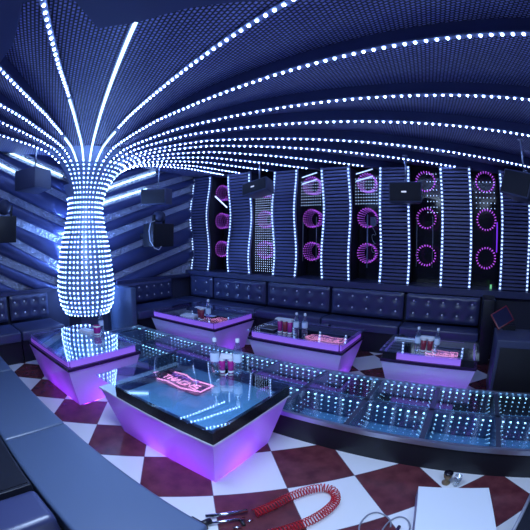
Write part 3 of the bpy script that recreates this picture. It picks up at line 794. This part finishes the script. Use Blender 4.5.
# ------------------------------------------------------------------ speakers
def hung_speaker(c, rz, tilt, lab, w=.46, h=.28, d=.26, rod=(0, 0), badge=None, ztop=None, roll=0):
    t = thing('hanging_speaker', c, lab, 'speaker', 'speakers hung from the ceiling')
    R_ = Matrix.Translation(Vector(c)) @ Matrix.Rotation(rz, 4, 'Z') @ Matrix.Rotation(tilt, 4, 'X') @ Matrix.Rotation(roll, 4, 'Y')
    m = MB(); m.T = R_
    vs = [(-w / 2, -d / 2, -h / 2), (w / 2, -d / 2, -h / 2), (w / 2 * .72, d / 2, -h / 2), (-w / 2 * .72, d / 2, -h / 2)]
    vs += [(x, y, h / 2) for x, y, z in vs]
    m.add(vs, [(0, 1, 5, 4), (1, 2, 6, 5), (2, 3, 7, 6), (3, 0, 4, 7), (3, 2, 1, 0), (4, 5, 6, 7)], M['speaker']); m.build('cabinet', t, .012)
    m = MB(); m.T = R_; m.box(-w / 2 + .02, w / 2 - .02, -d / 2 - .012, -d / 2 + .002, -h / 2 + .02, h / 2 - .02, M['grille']); g = m.build('grille', t, .004)
    if badge:
        m = MB(); m.T = R_; m.box(badge[0] - .035, badge[0] + .035, -d / 2 - .016, -d / 2 - .012, badge[1] - .010, badge[1] + .010, M['badge']); tag(m.build('badge', g), 'small white badge')
    top = R_ @ Vector((0, 0, h / 2))
    zt = ztop or zc(c[0], c[1]) + .03
    m = MB(); m.tube([(top.x, top.y, top.z + .03), (top.x + rod[0], top.y + rod[1], zt)], .012, M['steel'], 8)
    m.tube([(top.x, top.y, zt - .012), (top.x, top.y, zt)], .04, M['steel'], 12); tag(m.build('ceiling_rod', t), 'steel ceiling rod')
    m = MB(); m.T = R_; m.box(-.10, .10, -.02, .02, h / 2, h / 2 + .012, M['steel']); m.tube([(0, 0, h / 2 + .012), (0, 0, h / 2 + .06)], .022, M['steel'], 10); m.build('bracket', t)
    return t
def eff_light(x, y, z, w, h, d, rz, lab, head_dy=0.0):
    t = thing('moving_head_light', (x, y, z), lab, 'stage light', 'box lights below the hung speakers', rz)
    m = MB(); W = world_of(t); m.T = W
    m.box(-w / 2, w / 2, -d / 2, d / 2, 0, h, M['black']); m.build('base_box', t, .01)
    m = MB(); m.T = W @ Matrix.Translation((0, head_dy, h + .13)) @ Matrix.Rotation(PI / 2, 4, 'X')
    m.lathe([(0, -.11), (.07, -.11), (.10, -.06), (.11, .02), (.09, .09), (.0, .11)], M['speaker'], 20); m.build('lamp_head', t)
    for s in (-1, 1):
        m = MB(); m.T = W; m.box(s * .12 - .012, s * .12 + .012, head_dy - .03, head_dy + .03, h, h + .16, M['black']); m.build('yoke_arm', t)
    m = MB(); m.T = W; m.box(-w * .3, w * .3, d / 2, d / 2 + .33, h * .4, h * .6, M['black']); m.build('wall_arm', t)
    return t
SPG = None
hung_speaker((-4.72, 1.60, 2.47), math.radians(-62), math.radians(6), 'speaker hung high at the left over the planks, under the left LED fan', .50, .27, .34, badge=None, ztop=3.02)
hung_speaker((-4.86, 4.00, 2.40), math.radians(22), math.radians(4), 'speaker hung over the planks between the column and the corner', .50, .27, .40)
hung_speaker((-3.30, 4.86, 2.50), math.radians(-8), math.radians(-8), 'tilted speaker with white badge hung before the dot-grid niche', .54, .22, .28, badge=(-.02, .0), roll=math.radians(-9))
hung_speaker((-.91, 4.98, 2.34), math.radians(4), 0, 'square-on hanging speaker with white badge before the back wall', .48, .29, .26, badge=(-.02, .0))
hung_speaker((.68, 4.25, 2.33), math.radians(-35), math.radians(-10), 'tilted speaker hung at the right edge of the picture', .42, .30, .30, roll=math.radians(14))
eff_light(-5.10, 1.25, 1.65, .34, .36, .30, math.radians(90), 'black box light with round head on the left wall, cut by the left edge')
eff_light(-5.10, 4.22, 1.52, .50, .42, .30, math.radians(90), 'black box light with cable on the planks right of the column')
t = tag(MB().build('x') if False else thing('hanging_cable', (-4.9, 3.95, 1.6), 'pale cable looping beside the black box light right of the column', 'cable'))
m = MB(); m.tube([(-4.92, 3.98, 1.98), (-4.94, 3.90, 1.95), (-4.93, 3.86, 1.80), (-4.92, 3.88, 1.62), (-4.92, 3.98, 1.50), (-4.92, 4.08, 1.47), (-4.92, 4.14, 1.53)], .008, M['paper'], 6); m.build('loop', t)
m = MB(); m.box(-4.95, -4.92, 4.12, 4.16, 1.52, 1.57, M['black']); m.build('plug', t)

# subwoofer at the right
t = thing('subwoofer', (.75, 3.95, 0), 'big black subwoofer box at the right behind the stage', 'speaker')
m = MB(); m.box(.40, 1.10, 3.72, 4.30, .02, .70, M['speaker']); m.build('cabinet', t, .012)
m = MB(); m.box(.44, 1.06, 3.700, 3.722, .06, .62, M['grille']); m.build('grille', t, .004)
for x in (.46, 1.04):
    for y in (3.78, 4.24):
        m = MB(); m.tube([(x, y, 0), (x, y, .02)], .025, M['black'], 10); m.build('foot', t)
t = thing('tablet', (.56, 4.18, .70), 'red-framed tablet leaning on top of the subwoofer', 'tablet')
R_ = Matrix.Translation((.57, 4.17, .715)) @ Matrix.Rotation(math.radians(18), 4, 'Z') @ Matrix.Rotation(math.radians(-28), 4, 'Y') @ Matrix.Rotation(math.radians(-35), 4, 'X')
m = MB(); m.T = R_ @ Matrix.Translation((0, 0, .06))
m.box(-.12, .12, -.012, .012, -.0, .21, M['red_frame']); m.build('case', t, .006)
m = MB(); m.T = R_ @ Matrix.Translation((0, 0, .06)); m.box(-.105, .105, -.016, -.0125, .015, .195, M['screen']); m.build('screen', t)
m = MB(); m.box(.50, .66, 4.19, 4.28, .702, .76, M['black']); m.build('stand', t)

# ------------------------------------------------------------------ foreground clutter
cpts = [(-.93, 1.33), (-.89, 1.43), (-.84, 1.58), (-.77, 1.71), (-.69, 1.785), (-.61, 1.775), (-.56, 1.69), (-.57, 1.57), (-.61, 1.45), (-.68, 1.32), (-.76, 1.21)]
def catmull(P_, n=24):
    out = []
    for i in range(len(P_) - 1):
        p0, p1, p2, p3 = P_[max(0, i - 1)], P_[i], P_[i + 1], P_[min(len(P_) - 1, i + 2)]
        for k in range(n):
            t_ = k / n
            out.append(Vector([.5 * (2 * b + (c - a) * t_ + (2 * a - 5 * b + 4 * c - d) * t_ ** 2 + (3 * b - a - 3 * c + d) * t_ ** 3) for a, b, c, d in zip(p0, p1, p2, p3)]))
    out.append(Vector(P_[-1])); return out
cl = catmull(cpts, 40)
cum = [0]
for a, b in zip(cl, cl[1:]): cum.append(cum[-1] + (b - a).length)
L = cum[-1]; turns = int(L / .021); pts = []; j = 0; R0 = .030
for s in range(turns * 10 + 1):
    d = L * s / (turns * 10)
    while j < len(cum) - 2 and cum[j + 1] < d: j += 1
    f = (d - cum[j]) / max(1e-9, cum[j + 1] - cum[j]); c = cl[j].lerp(cl[j + 1], f); tn = (cl[j + 1] - cl[j]).normalized()
    n_ = Vector((-tn.y, tn.x, 0)); a = 2 * PI * s / 10
    pts.append(Vector((c.x, c.y, .036)) + n_ * (R0 * math.cos(a)) + Vector((0, 0, R0 * math.sin(a))))
m = MB(); m.tube(pts, .0038, M['coil'], 5); o = m.build('coiled_cable'); tag(o, 'red coiled cable looping over the floor tiles in the foreground', 'cable')

t = thing('folded_stand', (-1.05, 1.18, 0), 'chrome and black folded stand leg lying beside the near bench', 'stand')
m = MB(); m.tube([(-1.15, 1.13, .03), (-.985, 1.33, .03)], .013, M['chrome'], 10); tag(m.build('rod', t), 'chrome rod')
m = MB(); m.tube([(-1.11, 1.08, .022), (-.96, 1.27, .022)], .010, M['chrome'], 10); tag(m.build('rod', t), 'chrome rod')
m = MB(); m.box(-1.20, -1.08, 1.01, 1.07, 0, .045, M['black']); m.tube([(-1.12, 1.05, .03), (-1.10, 1.12, .03)], .022, M['black'], 10); m.build('joint', t)
m = MB(); m.tube([(-.97, 1.25, .012), (-.93, 1.22, .012)], .012, M['black'], 8); m.build('knob', t)
m = MB(); m.tube([(-.965, 1.16, .012), (-.935, 1.20, .012)], .009, M['chrome'], 8); m.build('screw', t)
m = MB(); m.tube([(-.93, 1.26, .01), (-.925, 1.295, .01)], .008, M['chrome'], 8); m.build('screw', t)

t = thing('loose_cable', (-.2, 1.65, 0), 'thin grey cable lying in two arcs at the bottom edge', 'cable')
a1 = catmull([(-.30, 1.46), (-.335, 1.56), (-.325, 1.66), (-.28, 1.71), (-.22, 1.70), (-.17, 1.66), (-.15, 1.60)], 8)
a2 = catmull([(-.19, 1.56), (-.175, 1.65), (-.135, 1.71), (-.095, 1.715), (-.06, 1.69), (-.035, 1.64), (-.025, 1.57)], 8)
m = MB(); m.tube([(p.x, p.y, .007) for p in a1], .0055, M['cable'], 6); m.build('arc', t)
m = MB(); m.tube([(p.x, p.y, .007) for p in a2], .0055, M['cable'], 6); m.build('arc', t)
m = MB(); m.tube([(-.105, 1.56, .012), (-.10, 1.62, .012)], .012, M['slab_dark'], 8); m.build('plug', t)

t = thing('white_box', (.2, 1.8, 0), 'flat white cardboard box lying on the tiles at the bottom right', 'box')
q_ = [(-.075, 1.955), (.425, 2.035), (.515, 1.56), (.012, 1.475)]
m = MB(); m.add([(x, y, .0) for x, y in q_] + [(x, y, .092) for x, y in q_], [(0, 1, 5, 4), (1, 2, 6, 5), (2, 3, 7, 6), (3, 0, 4, 7), (3, 2, 1, 0)], M['paper_shaded']); m.build('tray', t)
m = MB(); g = 1.004; cx, cy = .22, 1.756
ql = [(cx + (x - cx) * g, cy + (y - cy) * g) for x, y in q_]
m.add([(x, y, .088) for x, y in ql] + [(x, y, .10) for x, y in ql], [(0, 1, 5, 4), (1, 2, 6, 5), (2, 3, 7, 6), (3, 0, 4, 7), (4, 5, 6, 7), (3, 2, 1, 0)], M['paper']); m.build('lid', t)

t = thing('figurine', (.11, 2.16, 0), 'tiny bronze figurine standing against the stage behind the white box', 'ornament')
m = MB(); m.lathe([(0, 0), (.032, 0), (.034, .012), (.016, .022), (.014, .040), (.030, .060), (.036, .078), (.028, .092), (0, .098)], M['bronze'], 16, (.11, 2.17)); m.build('body', t)
m = MB(); m.lathe([(.026, .088), (.036, .094), (.037, .099), (.0, .103)], M['slab_black'], 16, (.11, 2.17)); m.build('brim', t)
t = thing('glass_tumbler', (.19, 2.17, 0), 'small clear tumbler on the floor beside the bronze figurine', 'glass')
m = MB(); m.lathe([(0, .002), (.026, .002), (.032, .09), (.029, .09), (.023, .012), (0, .012)], M['bottle'], 16, (.19, 2.16)); m.build('body', t)
m = MB(); m.lathe([(.029, .088), (.033, .091), (.033, .094), (.029, .094)], M['cup_white'], 16, (.19, 2.16)); m.build('rim', t)

t = thing('flight_case', (.9, 1.4, 0), 'black case edge cutting the bottom right corner', 'case')
q_ = [(.66, 1.74), (.54, 1.40), (1.3, 1.14), (1.42, 1.48)]
m = MB(); m.add([(x, y, .0) for x, y in q_] + [(x, y, .30) for x, y in q_], [(0, 1, 5, 4), (1, 2, 6, 5), (2, 3, 7, 6), (3, 0, 4, 7), (4, 5, 6, 7), (3, 2, 1, 0)], M['black']); m.build('body', t, .01)
m = MB(); m.tube([(.665, 1.745, .30), (.54, 1.40, .30)], .012, M['cable'], 8); m.build('edge_profile', t)

# ------------------------------------------------------------------ added fill lights
def area(name, loc, rot, size, e, colr, sy=None):
    L = bpy.data.lights.new(name, 'AREA'); L.energy = e; L.color = colr; L.size = size
    if sy: L.shape = 'RECTANGLE'; L.size_y = sy
    o = bpy.data.objects.new(name, L); COL.objects.link(o); o.location = loc; o.rotation_euler = rot
    return o
area('overhead_fill', (-.9, .6, 2.96), (0, 0, 0), 1.6, 84, (.50, .68, 1.0), .8)  # fill light added overhead to brighten the foreground
area('overhead_fill', (.9, .2, 2.96), (0, 0, 0), 1.0, 36, (.50, .66, 1.0), .8)
def spot_point(name, loc, e, colr, r=.1):
    L = bpy.data.lights.new(name, 'POINT'); L.energy = e; L.color = colr; L.shadow_soft_size = r
    o = bpy.data.objects.new(name, L); COL.objects.link(o); o.location = loc
# hidden blue fill lights added behind the column to brighten the planks
for z in (.8, 1.1, 1.4, 1.65): spot_point('hidden_plank_fill', (-5.47, 2.66, z), 55, (.22, .42, 1.0), .04)

w = bpy.data.worlds.new('world'); S.world = w; w.use_nodes = True
w.node_tree.nodes['Background'].inputs[0].default_value = (.05, .08, .25, 1); w.node_tree.nodes['Background'].inputs[1].default_value = .3

# ------------------------------------------------------------------ camera (fisheye lens)
cam = bpy.data.cameras.new('camera'); co = bpy.data.objects.new('camera', cam); COL.objects.link(co)
Rv, Fv, Uv = Vector((.83642619, .54802159, .00797221)), Vector((-.54617537, .83464346, -.07115308)), Vector((-.04564737, .05516007, .99743355))
mw = Matrix.Identity(4)
for i in range(3): mw[i][0], mw[i][1], mw[i][2] = Rv[i], Uv[i], -Fv[i]
mw[0][3], mw[1][3], mw[2][3] = 0, 0, H_EYE
co.matrix_world = mw
cam.sensor_width = 36; cam.sensor_fit = 'HORIZONTAL'; cam.clip_start = .05
cam.type = 'PANO'; cam.panorama_type = 'FISHEYE_EQUISOLID'
cam.fisheye_lens = 24.2264; cam.fisheye_fov = PI
cam.lens = 24.2264
S.camera = co
S.view_settings.view_transform = 'Standard'; S.view_settings.look = 'None'; S.view_settings.exposure = 0.12; S.view_settings.gamma = 1
S.view_settings.use_curve_mapping = False
S.cycles.max_bounces = 10; S.cycles.transparent_max_bounces = 12; S.cycles.glossy_bounces = 5; S.cycles.sample_clamp_indirect = 4
S.cycles.use_denoising = True
